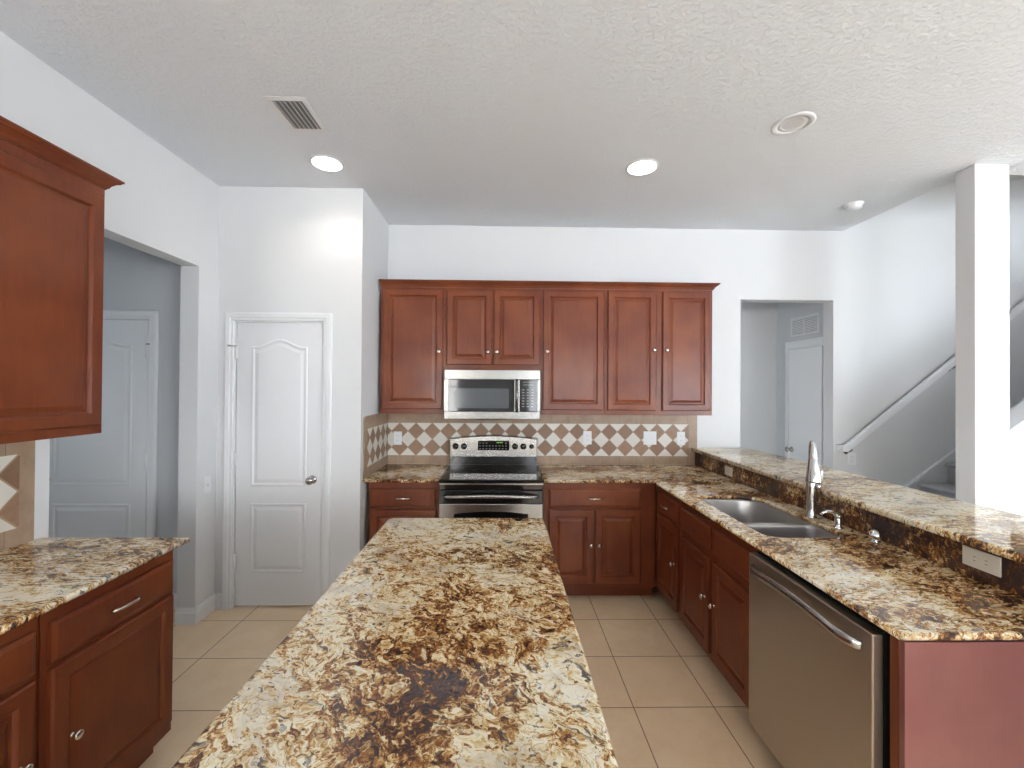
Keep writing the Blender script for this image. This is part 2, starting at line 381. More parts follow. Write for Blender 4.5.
# casings and baseboards
def casing(name, x0, x1, z1, y, side=-1, w_=.062, axis='y'):
    """profiled casing around a door hole x0..x1, top z1, on wall face y, projecting to side"""
    mb = MB()
    prof = [(0, .008), (.004, .012), (.02, .012), (.026, .017), (.05, .019), (.058, .017), (w_, .010), (w_, 0), (0, 0)]
    # outer path (left leg, head, right leg), mitred: offset o outward
    rings = []
    for o, d in prof:
        rings.append([(x0-o, 0), (x0-o, z1+o), (x1+o, z1+o), (x1+o, 0)] + [d])
    b = bmesh.new()
    def P(x, z, d): return (x, y+side*d, z) if axis == 'y' else (y+side*d, x, z)
    vs = [[b.verts.new(P(x, z, r[4])) for x, z in r[:4]] for r in rings]
    n = len(vs)
    for i in range(n):
        a, c = vs[i], vs[(i+1) % n]
        for k in range(3): b.faces.new((a[k], a[k+1], c[k+1], c[k]))
    b.faces.new([v[0] for v in vs]); b.faces.new([v[3] for v in vs][::-1])
    bmesh.ops.recalc_face_normals(b, faces=b.faces)
    mb.merge(b); struct(name, mb, M_trim)
casing('trim_2', dx0-.002, dx1+.002, dz, DP-.0005)
def baseboard(name, runs):
    mb = MB()
    for (xa, ya, xb, yb, nx, ny) in runs:   # line a->b, outward normal n
        prof = [(0, 0), (.014, 0), (.014, .075), (.010, .083), (.010, .092), (.004, .105), (0, .108)]
        A = Vector((xa, ya, 0)); B = Vector((xb, yb, 0)); N = Vector((nx, ny, 0))
        mb.loft([[A+N*(d+.0005)+Vector((0, 0, z)) for d, z in prof], [B+N*(d+.0005)+Vector((0, 0, z)) for d, z in prof]], cap0=True)
    struct(name, mb, M_trim)
baseboard('baseboard_left', [(XL, 2.903, XL, DP-.0005, 1, 0), (XL-T, 2.903, XL+.014, 2.903, 0, -1)])
baseboard('baseboard_pantry', [(XL+.015, DP, dx0-.066, DP, 0, -1), (dx1+.066, DP, XP, DP, 0, -1)])
baseboard('baseboard_side_room', [(-2.46, DP, XL-T, DP, 0, -1), (-4.9, DP, -3.4, DP, 0, -1)])
baseboard('baseboard_back', [(1.87, D0, 2.12, D0, 0, -1)])
baseboard('baseboard_hall', [(.9, 4.635, 3.0, 4.635, 0, -1)])
baseboard('baseboard_rear', [(XL, YB, 3.5, YB, 0, 1)])
baseboard('baseboard_right', [(XR, YB, XR, 2.6, -1, 0)])

# ---- moulded two panel doors
def arch_outline(x0, x1, z0, z1, rise, n=20):
    pts = [(x0, z0), (x1, z0)]
    for i in range(n+1):
        s_ = i/n; x = x1+(x0-x1)*s_
        e = abs(2*s_-1)                       # 1 at the sides, 0 in the middle
        k = 0 if e > .86 else .5+.5*cos(pi*e/.86)
        pts.append((x, z1-rise+rise*k))
    return pts
def inset(poly, d):
    n = len(poly); out = []
    for i in range(n):
        a, b, c = Vector(poly[i-1]), Vector(poly[i]), Vector(poly[(i+1) % n])
        e1 = (b-a).normalized(); e2 = (c-b).normalized()
        n1 = Vector((-e1.y, e1.x)); n2 = Vector((-e2.y, e2.x)); m_ = (n1+n2)
        m_ = m_/max(.25, m_.dot(n1)) if m_.length > 1e-6 else n1
        out.append(tuple(b+m_*d))
    return out
def panel_door(name, w_, h, th=.035, mirror=False, mat_=None, panels=None):
    """slab x 0..w, z 0..h, front face y=0; returns a bmesh builder"""
    mb = MB(); mb.box(0, 0, 0, w_, th, h, .0015)
    for po in panels:
        prof = [(0, 0), (.003, .0045), (.010, .006), (.017, .0045), (.022, .0006), (.030, .0006), (.050, .005)]
        rings = [[(x, -.0002-d, z) for x, z in inset(po, o)] for o, d in prof]
        mb.loft(rings, flip=False)
    return mb
def orient_fix(mb): bmesh.ops.recalc_face_normals(mb.bm, faces=mb.bm.faces); return mb
dw, dh = dx1-dx0-.022, dz-.022
def mk_door(name, x, y, w_, h, knob_x, hinge_x, lat=True, m=M_trim):
    px0, px1 = .105, w_-.105
    pans = [arch_outline(px0, px1, h-1.18, h-.118, .055), [(px0, .235), (px1, .235), (px1, .735), (px0, .735)]]
    mb = panel_door(name, w_, h, panels=pans)
    o = mb.build(name, m, kind='structure'); o.location = (x, y, .014)
    kz_ = .905
    if knob_x is not None:
        k = MB().lathe([(0, 0), (.031, 0), (.031, .004), (.024, .009), (.011, .012), (.010, .030), (.020, .036), (.027, .045), (.028, .054), (.022, .062), (0, .065)],
                       Matrix.Translation((knob_x, 0, kz_)) @ Matrix.Rotation(R(90), 4, 'X'))
        k.build('door_knob', M_knobm, o)
    for hz in (h-.22, h/2+.03, .32):
        hb = MB().box(hinge_x-.012, -.010, hz-.045, hinge_x+.010, -.001, hz+.045, .002).tube([(hinge_x, -.010, hz-.048), (hinge_x, -.010, hz+.048)], .006, 8)
        hb.build('hinge', M_trim, o)
    # hinge pin door stop on the top hinge
    sx_ = -1 if hinge_x < w_/2 else 1
    MB().tube([(hinge_x, -.012, h-.172), (hinge_x+sx_*.035, -.040, h-.172)], .005, 8).lathe([(0, 0), (.009, 0), (.009, .012), (0, .012)], Matrix.Translation((hinge_x+sx_*.035, -.04, h-.178))).build('door_stop', M_nickel, o)
    return o
mk_door('door_1', dx0+.011, DP+.012, dw, dh, dw-.062, .0)
# jamb of the pantry door
struct('trim_3', MB().box(dx0-.0005, DP+.001, 0, dx0+.005, DP+.099, dz).box(dx1-.005, DP+.001, 0, dx1+.0005, DP+.099, dz).box(dx0+.005, DP+.001, dz-.007, dx1-.005, DP+.099, dz), M_trim)
struct('floor_pantry', MB().box(dx0-.1, DP+.06, -.002, dx1+.25, DP+.65, .004), M_hallfloor)
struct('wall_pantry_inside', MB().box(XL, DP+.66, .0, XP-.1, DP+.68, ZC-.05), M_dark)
# side room door
sd = mk_door('door_2', -2.54-.76, DP-.012, .76, 2.04, .06, .76)
casing('trim_4', -2.54-.764, -2.536, 2.062, DP-.0005)
# hall door (in the right wall of the hall, X=3.0), ajar hair-line lit edge
hd = MB().box(0, 0, 0, .46, .035, 1.99, .0015).build('door_3', M_trim, kind='structure'); hd.location = (3.0-.030, 4.395, .01); hd.rotation_euler = (0, 0, R(-90))
k = MB().lathe([(0, 0), (.028, 0), (.028, .004), (.011, .010), (.010, .030), (.024, .040), (.026, .052), (0, .060)], Matrix.Translation((.045, 0, .965)) @ Matrix.Rotation(R(90), 4, 'X'))
k.build('door_knob', M_knobm, hd)
casing('trim_5', 3.92, 4.40, 2.005, 3.0, -1, .085, 'x')
struct('trim_lit_edge', MB().box(2.962, 4.3985, .0, 2.9995, 4.4085, 2.006), M_trim)  # thin white strip added for the bright line of the door gap

# ---- windows behind the camera and at the side
def window(name, x0, x1, z0, z1, c, axis, nx, nz):
    """frame with glazing bars in the wall plane; axis 'y': wall at y=c ; 'x': wall at x=c"""
    mb = MB(); f = .05
    def bx(a0, a1, b0, b1):
        if axis == 'y': mb.box(a0, c-.03, b0, a1, c+.03, b1, .004)
        else: mb.box(c-.03, a0, b0, c+.03, a1, b1, .004)
    bx(x0, x0+f, z0, z1); bx(x1-f, x1, z0, z1); bx(x0+f, x1-f, z0, z0+f); bx(x0+f, x1-f, z1-f, z1)
    for i in range(1, nx): xx = x0+(x1-x0)*i/nx; bx(xx-.03, xx+.03, z0+f, z1-f)
    for i in range(1, nz): zz = z0+(z1-z0)*i/nz; bx(x0+f, x1-f, zz-.02, zz+.02)
    fr = mb.build(name, M_trim, kind='structure')
    g = MB()
    if axis == 'y': g.box(x0+f, c-.004, z0+f, x1-f, c+.004, z1-f)
    else: g.box(c-.004, x0+f, z0+f, c+.004, x1-f, z1-f)
    g.build('window_glass', M_pane, fr)
window('window_1', .55, 2.55, .85, 2.35, YB-.06, 'y', 2, 1)
window('window_3', -1.95, -1.05, .85, 2.35, YB-.06, 'y', 1, 2)
window('door_4', 3.6, 6.6, 0, 2.3, YB-.06, 'y', 3, 1)
window('window_added_side_room', .7, 1.9, .9, 2.1, -4.975, 'x', 2, 1)  # unseen window, added with its wall opening for the side room fill
window('window_added_hall', 4.02, 4.52, .9, 2.1, .85, 'x', 1, 2)  # unseen window, added with its wall opening for the hall fill
window('window_added_stairwell', 2.87, 3.67, 4.1, 5.1, XR+.06, 'x', 1, 1)  # unseen window, added with its wall opening for the stairwell fill
window('window_2', -1.15, 1.35, .7, 2.3, XR+.06, 'x', 2, 1)

# ------------------------------------------------------------------ cabinets
def front_panel(x0, x1, z0, z1, raised=True):
    """overlay door/drawer front: front face at y=-.020, back at y=0 (cabinet face frame plane)"""
    b = bmesh.new()
    if raised:
        prof = [(0, 0), (0, .014), (.006, .020), (.048, .020), (.052, .0175), (.057, .0095), (.066, .0095), (.086, .0180)]
    else:
        prof = [(0, 0), (0, .013), (.004, .016), (.010, .018), (.014, .020)]
    mb = MB()
    rings = [[(x0+o, -d, z0+o), (x1-o, -d, z0+o), (x1-o, -d, z1-o), (x0+o, -d, z1-o)] for o, d in prof]
    b.free(); mb.loft(rings, cap0=True); return mb
def knob_mb(x, z, y=-.020):
    return MB().lathe([(0, 0), (.0085, 0), (.0085, .002), (.0055, .004), (.0055, .013), (.0135, .018), (.0155, .022), (.013, .027), (0, .030)],
                      Matrix.Translation((x, y, z)) @ Matrix.Rotation(R(90), 4, 'X'), 20)
def pull_mb(x, z, y=-.020, w_=.105):
    pts = []
    for i in range(17):
        s_ = i/16; a = s_*2-1
        pts.append((x+a*w_/2, y-.004-.024*(1-a**4), z+.004*(1-a*a)-.003))
    rad = [.0045+.0035*(abs(i/8-1))**3+.0015*(1-abs(i/8-1)) for i in range(17)]
    return MB().tube(pts, rad, 10)
def cabinet(name, label, loc, rz, W, D, z0, z1, doors=(), drawers=(), toe=True, group=None, cat='cabinet'):
    """local frame: x 0..W along the front, y 0 (face) .. D, z up"""
    t_ = thing(name, label, cat, loc, rz, group)
    g = .0012
    mb = MB().box(g, 0, z0, W-g, D, z1, .0015)
    mb.build('body', M_wood, t_)
    if toe: MB().box(g, .075, 0, W-g, D, z0-.0005).build('toe_kick', M_wood, t_)
    for d in doors:
        x0, x1, a, b, hx, hz = d
        o = front_panel(x0, x1, a, b).build('door', M_wood, t_)
        knob_mb(hx, hz).build('knob', M_nickel, o)
    for d in drawers:
        x0, x1, a, b, h = d
        o = front_panel(x0, x1, a, b, False).build('drawer', M_wood, t_)
        if h: pull_mb((x0+x1)/2, (a+b)/2).build('handle', M_nickel, o)
    return t_
CB = .882; FY = 3.20; GL = 'cherry wood base cabinets'
# back run (facing -Y)
cabinet('base_cabinet', 'red-brown base cabinet left of the stove with one wide drawer over a door', (-1.0, FY, 0), 0, .530, D0-FY-.012, .10, CB,
        [(.015, .505, .135, .683, .45, .43)], [(.015, .505, .703, .838, True)], group=GL)
cabinet('base_cabinet', 'red-brown base cabinet right of the stove with a wide drawer over two doors', (.300, FY, 0), 0, .854, D0-FY-.012, .10, CB,
        [(.042, .379, .135, .683, .357, .423), (.391, .733, .135, .683, .417, .423)], [(.042, .733, .703, .838, True)], group=GL)
# peninsula (facing -X): local x -> -Y
PX = 1.155
def py(Y, Y0): return Y0-Y
cabinet('base_cabinet', 'narrow peninsula cabinet in the inside corner with a small drawer and one knob door', (PX, 3.178, 0), -90, .442, .585, .10, CB,
        [(.034, .400, .135, .683, .36, .43)], [(.034, .400, .703, .838, True)], group=GL)
sy0 = 3.18-.446
cabinet('sink_base_cabinet', 'sink base cabinet beside the dishwasher with two doors under plain false drawer fronts', (PX, sy0, 0), -90, .816, .585, .10, .655,
        [(.022, .392, .135, .683-.03, .352, .43), (.426, .796, .135, .683-.03, .458, .43)],
        (), group=GL)
# face frame strip of the sink cabinet above the box, so the bowls have room behind it
sb = [o for o in bpy.data.objects if o.name.startswith('sink_base_cabinet')][0]
MB().box(.0012, 0, .6555, .8148, .02, CB, .0015).build('face_frame', M_wood, sb)
for (a, b) in ((.022, .392), (.426, .796)): front_panel(a, b, .703, .838, False).build('false_drawer_front', M_wood, sb)

# end panel and filler of the peninsula
DW0, DW1 = 1.900, 1.250     # dishwasher Y range (far, near)
ep = thing('end_panel', 'plain cherry end panel closing the peninsula beside the dishwasher', 'cabinet panel', (1.138, 1.19, 0))
MB().box(0, 0, .0, .596, .018, CB, .001).build('panel', M_woodend, ep)
MB().box(-.002, .0185, .0, .02, .045, CB, .001).build('filler_strip', M_wood, ep)

# left run (facing +X): local x -> +Y
LX = -1.435
cabinet('base_cabinet', 'dark cherry base cabinet at the left edge ending the counter by the passage', (LX, 1.358, 0), 90, .535, -(XL-LX)-.004, .10, CB,
        [(.022, .518, .150, .693, .085, .44)], [(.022, .518, .713, .842, True)], group=GL)
cabinet('base_cabinet', 'dark cherry base cabinet cut by the left picture edge, nearer than its neighbour', (LX, .82, 0), 90, .536, -(XL-LX)-.004, .10, CB,
        [(.018, .514, .150, .693, .470, .46)], [(.018, .514, .713, .842, True)], group=GL)

# uppers (back run)
UY = 3.479; UD = D0-UY-.012; UT = 2.402; UB = 1.375; GU = 'cherry wood wall cabinets'
def upper(label, x0, x1, zb, doors): return cabinet('wall_cabinet', label, (x0, UY, 0), 0, x1-x0, UD, zb, UT, [(a-x0, b-x0, c, d, hx-x0, hz) for a, b, c, d, hx, hz in doors], toe=False, group=GU)
upper('tall single-door wall cabinet left of the microwave', -1.002, -.472, UB, [(-.980, -.498, 1.415, 2.385, -.527, 1.878)])
upper('short two-door wall cabinet directly over the microwave', -.472, .300, 1.735, [(-.466, -.100, 1.775, 2.385, -.131, 1.878), (-.086, .290, 1.775, 2.385, -.060, 1.878)])
upper('tall single-door wall cabinet right of the microwave, knob on its left', .300, .826, UB, [(.316, .812, 1.412, 2.385, .350, 1.885)])
upper('two-door wall cabinet at the right end of the upper row', .826, 1.713, UB, [(.845, 1.245, 1.412, 2.385, 1.222, 1.905), (1.295, 1.693, 1.412, 2.385, 1.325, 1.905)])
# left wall uppers
LU = -1.72
def upperL(label, y0, y1, hx):
    return cabinet('wall_cabinet', label, (LU, y0, 0), 90, y1-y0, LU-XL-.004, 1.388, 2.432, [(.02, y1-y0-.02, 1.425, 2.385, hx, 1.86)], toe=False, group=GU)
upperL('large wall cabinet cut by the left picture edge beside the passage', 1.31, 1.862, .05)
# crown mouldings
def crown(name, label, segs, top):
    """sweep crown profile along an open polyline; outward = left of direction"""
    prof = [(-.02, .0), (.003, .0), (.004, .006), (.009, .010), (.014, .024), (.026, .040), (.036, .046), (.038, .052), (.044, .056), (.044, .066), (-.02, .066)]
    pts = [Vector(p) for p in segs]; rings = []
    for i, p in enumerate(pts):
        d1 = (pts[i]-pts[i-1]).normalized() if i else None
        d2 = (pts[i+1]-pts[i]).normalized() if i < len(pts)-1 else None
        n1 = Vector((d1.y, -d1.x)) if d1 else None; n2 = Vector((d2.y, -d2.x)) if d2 else None
        if n1 is not None and n2 is not None: n_ = (n1+n2); n_ = n_/n_.dot(n1)
        else: n_ = n1 if n1 is not None else n2
        rings.append([(p.x+n_.x*o, p.y+n_.y*o, top+.0008+z*.8) for o, z in prof])
    o = MB().loft(rings, cap0=True).build(name, M_wood); tag(o, label, 'crown moulding')
crown('crown_moulding', 'cherry crown moulding along the top of the back wall cabinets', [(-1.006, UY), (1.713, UY), (1.713, D0-.03)], 2.402)
crown('crown_moulding', 'cherry crown moulding on top of the left wall cabinet', [(LU, 1.31), (LU, 1.862), (XL+.03, 1.862)], 2.432)

# ------------------------------------------------------------------ worktops
def slab(name, outline, holes, z0, z1, m, bev=.008, label=None, cat='countertop'):
    """flat slab with rounded edges; outline counter-clockwise, holes clockwise"""
    b = bmesh.new(); tops, bots = [], []
    prof = [(bev*(1-sin(R(a))), z0+bev*(1-cos(R(a)))) for a in (0, 30, 60, 90)]
    prof = [(bev, z0), (bev*.3, z0+bev*.3), (0, z0+bev), (0, z1-bev), (bev*.134, z1-bev*.5), (bev*.5, z1-bev*.134), (bev, z1)]
    for pl in [outline]+list(holes):
        rings = [[b.verts.new((x, y, z)) for x, y in inset(pl, o)] for o, z in prof]; n = len(pl)
        for a, c in zip(rings, rings[1:]):
            for k in range(n):
                f_ = b.faces.new((a[k], a[(k+1) % n], c[(k+1) % n], c[k])); f_.smooth = True
        bots += [b.edges.get((rings[0][k], rings[0][(k+1) % n])) for k in range(n)]
        tops += [b.edges.get((rings[-1][k], rings[-1][(k+1) % n])) for k in range(n)]
    for es in (bots, tops): bmesh.ops.triangle_fill(b, use_beauty=True, use_dissolve=False, edges=es)
    bmesh.ops.recalc_face_normals(b, faces=b.faces)
    me = bpy.data.meshes.new(name); b.to_mesh(me); b.free(); me.materials.append(m)
    o = bpy.data.objects.new(name, me); COL.objects.link(o)
    if label: tag(o, label, cat)
    return o
TH = .023; Z0 = CT-TH
slab('island_worktop', rrect(-.594, .25, .2145, 2.240, .040), [], Z0-.006, CT, M_gran, .012, 'long brown and cream granite worktop filling the island in the foreground')
IT = thing('kitchen_island', 'cherry cabinet base under the large granite island top', 'kitchen island', (0, 0, 0))
MB().box(-.555, .32, .10, .172, 2.185, Z0-.007, .002).build('body', M_wood, IT)
MB().box(-.495, .38, 0, .112, 2.125, .0995).build('toe_kick', M_wood, IT)
for i in range(4):
    y0 = .34+i*.46
    b = front_panel(y0, y0+.44, .14, .83)
    b.bm.transform(Matrix.Translation((.172, 0, 0)) @ Matrix.Rotation(R(90), 4, 'Z')); dd = b.build('door', M_wood, IT)
    kb = knob_mb(y0+.4, .5); kb.bm.transform(Matrix.Translation((.172, 0, 0)) @ Matrix.Rotation(R(90), 4, 'Z')); kb.build('knob', M_nickel, dd)

slab('worktop', [(XP+.001, 3.142), (-.474, 3.142), (-.474, D0-.002), (XP+.001, D0-.002)], [], Z0, CT, M_gran2, .008, 'short brown granite worktop in the corner left of the stove')
# L-shaped right worktop with sink cut-out
XB = 1.707; XF = 1.114
SX0, SX1, SY0, SY1 = 1.222, 1.610, 1.945, 2.695
hole = rrect(SX0, SY0, SX1, SY1, [.13, .07, .07, .10], 8)
slab('worktop', [(.302, 3.142), (XF, 3.142), (XF, 1.178), (XB+.020, 1.178), (XB+.020, D0-.002), (.302, D0-.002)], [hole[::-1]], Z0, CT, M_gran2, .008,
     'L-shaped granite worktop around the sink, right of the stove and along the peninsula')
slab('worktop', [(XL+.002, .80), (-1.40, .80), (-1.40, 1.945), (XL+.002, 1.945)], [], Z0, CT, M_gran3, .008, 'cream and brown granite worktop along the left wall')
# granite riser + raised bar
o = MB().box(XB, 1.172, CT+.0005, 1.7345, D0-.002, 1.0335, .001).build('granite_riser', M_gran4); tag(o, 'dark granite upstand between peninsula worktop and raised bar', 'upstand')
bar = [(1.678, .36), (2.205, .36), (2.205, 3.42)]+[(2.115+.09*cos(R(a)), 3.42+.36*sin(R(a))) for a in range(10, 91, 10)]+[(1.678, D0-.002)]
slab('bar_top', bar, [], 1.0345, 1.067, M_gran3, .009, 'raised granite breakfast bar top running towards the white column')

# ------------------------------------------------------------------ backsplash tiles
o = MB().box(XP+.011, D0-.010, CT+.001, 1.727, D0-.0005, 1.372).build('tile_backsplash', M_splash); tag(o, 'brown and white diamond tile backsplash on the back wall', 'backsplash')
side = [(3.150, CT+.001), (D0-.001, CT+.001), (D0-.001, 1.372), (3.185, 1.372), (3.160, 1.362), (3.150, 1.345)]
o = MB().prism(side, 'x', XP+.0005, XP+.0105).build('tile_backsplash', M_splash_s); tag(o, 'narrow diamond tile return on the pantry side wall', 'backsplash')
o = MB().box(XL+.0005, .80, CT+.001, XL+.0105, 1.905, 1.385).build('tile_backsplash', M_splash_l); tag(o, 'diamond tile backsplash on the left wall behind the left worktop', 'backsplash')

# ------------------------------------------------------------------ sink, faucet
sk = thing('kitchen_sink', 'undermount double bowl stainless steel sink in the peninsula worktop', 'sink', (0, 0, 0))
DIVY = 2.205
def bowl(x0, y0, x1, y1, rs, depth):
    mb = MB(); rings = []
    for (ins, z, k) in ((-.012, Z0-.001, 1), (0, Z0-.001, 1), (.003, Z0-.012, 1), (.010, Z0-depth+.04, 1), (.020, Z0-depth+.012, 1), (.045, Z0-depth, 1)):
        rings.append([(x, y, z) for x, y in rrect(x0+ins, y0+ins, x1-ins, y1-ins, [max(.02, r-ins) for r in rs], 8)])
    mb.loft(rings, smooth=True, flip=True)
    cx, cy = (x0+x1)/2, (y0+y1)/2
    return mb, cx, cy
for (a, b, rs, dp) in ((DIVY+.012, SY1+.004, [.13, .075, .06, .05], .20), (SY0-.004, DIVY-.012, [.05, .06, .075, .10], .17)):
    mb, cx, cy = bowl(SX0-.004, a, SX1+.004, b, rs, dp)
    bo = mb.build('bowl', M_sink, sk)
    MB().lathe([(.044, 0), (.046, .003), (.040, .004), (.034, .001), (.012, .0005), (0, .0005)], Matrix.Translation((cx, cy, Z0-dp+.001))).build('drain', M_chrome, bo)
MB().tube([(SX0+.004, DIVY, Z0-.006), (SX1-.004, DIVY, Z0-.006)], .0125, 14).build('divider', M_sink, sk)

fx, fy = 1.643, 2.250
fc = thing('faucet', 'chrome pull-out kitchen faucet with side lever behind the sink', 'faucet', (fx, fy, CT+.0005))
dv = Vector((-.50, -.86, 0)).normalized()
MB().lathe([(0, 0), (.027, 0), (.027, .004), (.0235, .010), (.0225, .05), (.023, .12), (.0245, .16), (.023, .185), (.017, .21), (.0145, .23)], n=28).build('post', M_fauc, fc)
pts = [Vector((0, 0, .225))]
for i in range(0, 13):
    a = pi*i/12*.9; pts.append(Vector((0, 0, .355))+dv*(.033*(1-cos(a)))+Vector((0, 0, .045*sin(a))))
MB().tube(pts, [.0145]+[.0135-.001*sin(pi*i/12) for i in range(13)], 16).build('neck', M_fauc, fc)
e = pts[-1]; hd_ = (dv*.16+Vector((0, 0, -1))).normalized()
Mh = Matrix.Translation(e-hd_*.02) @ hd_.to_track_quat('Z', 'Y').to_matrix().to_4x4()
MB().lathe([(.0125, 0), (.0165, .02), (.0205, .07), (.0207, .072), (.0215, .074), (.029, .13), (.036, .185), (.035, .192), (.022, .195), (0, .194)], Mh, 28).build('spray_head', M_fauc, fc)
sd_ = Vector((.62, -.78, 0)).normalized()
lb = MB().lathe([(0, -.004), (.017, 0), (.017, .014), (.012, .022), (0, .024)], Matrix.Translation((.013, -.016, .168)) @ sd_.to_track_quat('Z', 'Y').to_matrix().to_4x4())
lb.tube([Vector((.013, -.016, .168))+sd_*(.014+z*.10)+Vector((0, 0, z)) for z in (0, .02, .05, .08, .105)], [.010, .012, .0125, .010, .004], 12, flat=.6).build('lever', M_fauc, fc)

sp_ = thing('soap_dispenser', 'small chrome soap dispenser with curved spout, just right of the faucet', 'soap dispenser', (1.650, 2.075, CT+.0005))
MB().lathe([(0, 0), (.021, 0), (.021, .003), (.015, .007), (.013, .02), (.0155, .035), (.012, .045), (.0125, .052), (.016, .056), (.016, .062), (0, .064)], n=22).build('body', M_chrome, sp_)
d2 = Vector((-.93, .1, 0)).normalized()
MB().tube([Vector((0, 0, .062))]+[d2*x+Vector((0, 0, z)) for x, z in ((.012, .070), (.03, .078), (.05, .080), (.068, .074), (.080, .062))], [.009, .009, .008, .007, .006, .0055], 12).build('spout', M_chrome, sp_)
ag = thing('air_gap', 'short tilted chrome fitting on the worktop right of the soap dispenser', 'sink fitting', (1.674, 1.895, CT+.0005))
MB().lathe([(0, 0), (.022, 0), (.022, .003), (.015, .006), (.014, .012), (0, .014)], n=22).build('base', M_chrome, ag)
tl = Vector((-.62, -.35, .55)).normalized()
MB().lathe([(0, 0), (.015, 0), (.020, .010), (.022, .034), (.019, .044), (0, .048)], Matrix.Translation((.008, -.006, .016)) @ tl.to_track_quat('Z', 'Y').to_matrix().to_4x4(), 22).build('cap', M_chrome, ag)

# ------------------------------------------------------------------ range
RX0, RX1 = -.465, .293; RW = RX1-RX0
rg = thing('electric_range', 'black and stainless steel freestanding electric range between the base cabinets', 'range', (RX0, 3.135, 0))
MB().box(.002, .02, .03, RW-.002, .62, .895, .002).build('body', M_black, rg)
MB().box(.06, .05, 0, RW-.06, .55, .0295).build('plinth', M_black, rg)
ct = MB().box(-.004, -.022, .8955, RW+.004, .585, .921, .008, seg=3).build('cooktop', M_glass, rg)
MB().box(.0, -.024, .885, RW, -.0225, .8945, 0).build('trim_line', M_steel, ct)
for (x, y, r) in ((.19, .14, .115), (.57, .14, .085), (.19, .42, .08), (.57, .42, .11)):
    MB().lathe([(r, 0), (r, .0006), (r-.003, .0006), (r-.003, 0)], Matrix.Translation((x, y, .9211)), 40).build('burner_ring', M_ring, ct)
# front vent band, then the door
MB().box(.002, -.010, .845, RW-.002, .0195, .884, .003).build('vent_band', M_black, rg)
od = MB().box(.002, -.022, .745, RW-.002, .0195, .843, .004).build('oven_door', M_black, rg)
MB().box(.002, -.024, .215, RW-.002, .0195, .744, .004).build('door_skin', M_steel, od)
arch = [(.11, .35), (RW-.11, .35), (RW-.11, .672)]+[(RW-.11-(RW-.22)*i/14, .672+.020*sin(pi*i/14)) for i in range(1, 14)]+[(.11, .672)]
MB().prism(arch, 'y', -.0262, -.0243).build('window', M_glass, od)
hp = []
for i in range(21):
    a = i/10-1; hp.append((RW/2+a*.345, -.030-.040*(1-a**6), .800+.012*(1-a*a)))
MB().tube(hp, [.010+.004*(1-abs(i/10-1)) for i in range(21)], 14, flat=1.0).build('handle', M_steel, od)
dr = MB().box(.002, -.022, .05, RW-.002, .0195, .208, .004).build('drawer', M_steel, rg)
# backguard
bgf = .575
bg = MB().prism([(.004, .9215), (RW-.004, .9215), (RW-.004, 1.000), (.004, 1.000)], 'y', bgf, .640).build('backguard', M_black, rg)
top = [(.0, .992), (RW, .992), (RW, 1.150)]+[(RW-RW*i/20, 1.150+.028*sin(pi*i/20)) for i in range(1, 20)]+[(0, 1.150)]
MB().prism(top, 'y', bgf-.012, .640).build('housing', M_black, bg)
top2 = [(.006, .996), (RW-.006, .996), (RW-.006, 1.142)]+[(RW-.006-(RW-.012)*i/20, 1.142+.027*sin(pi*i/20)) for i in range(1, 20)]+[(.006, 1.142)]
cp = MB().prism(top2, 'y', bgf-.0145, bgf-.0122).build('control_panel', M_steel, rg)
MB().box(.245, bgf-.017, 1.050, .515, bgf-.0147, 1.132, .001).build('display', M_glass, cp)
gd = MB()
for i, x in enumerate((.408, .421, .436, .449)):
    gd.box(x, bgf-.0176, 1.112, x+.006, bgf-.0171, 1.120)
gd.build('clock_digits', M_green, cp)
bt = MB()
for i in range(9):
    for j in range(3):
        if 3 <= i <= 7 and j == 2: continue
        bt.box(.256+i*.028, bgf-.0176, 1.060+j*.024, .268+i*.028, bgf-.0171, 1.066+j*.024)
bt.build('keypad', M_icon, cp)
for x in (.052, .124, .565, .637, .708):
    r = .0235 if x < .7 else .018
    MB().lathe([(0, 0), (r+.003, 0), (r+.003, .004), (r, .006), (r*.93, .022), (r*.8, .026), (0, .027)], Matrix.Translation((x, bgf-.0146, 1.083)) @ Matrix.Rotation(R(90), 4, 'X'), 24).box(x-.0035, bgf-.048, 1.083-r*.9, x+.0035, bgf-.040, 1.083+r*.9, .001).build('control_knob', M_black, cp)

# ------------------------------------------------------------------ microwave
MWX0, MWX1 = -.472, .288; MW = MWX1-MWX0
mw = thing('microwave', 'stainless steel over-the-range microwave above the stove', 'microwave', (MWX0, 3.379, 0))
MB().box(.001, .02, 1.345, MW-.001, .395, 1.732, .002).build('body', M_black, mw)
fr = MB().box(0, 0, 1.655, MW, .0195, 1.732, .004).box(0, 0, 1.340, MW, .0195, 1.402, .004).box(0, 0, 1.4025, .034, .0195, 1.6545, .001).box(MW-.022, 0, 1.4025, MW, .0195, 1.6545, .001)
fr.build('front_frame', M_steel_mw, mw)
wd = MB().box(.0345, .003, 1.4025, .552, .0195, 1.6545, .002).build('door_window', M_mwglass, mw)
MB().prism(rrect(.078, 1.428, .512, 1.585, .012), 'y', .0020, .0028).build('window_screen', M_mwmesh, wd)
MB().box(.5525, -.001, 1.4025, .598, .0195, 1.6545, .003).build('handle_strip', M_steel_mw, mw)
h = MB().tube([(.575, -.004, 1.405), (.575, -.030, 1.425), (.575, -.034, 1.53), (.575, -.030, 1.635), (.575, -.004, 1.652)], .011, 14, flat=1.2, up=(1, 0, 0)).build('handle', M_steel_mw, mw)
pn = MB().box(.5985, .003, 1.4025, MW-.0225, .0195, 1.6545, .002).build('control_panel', M_mwglass, mw)
kp = MB()
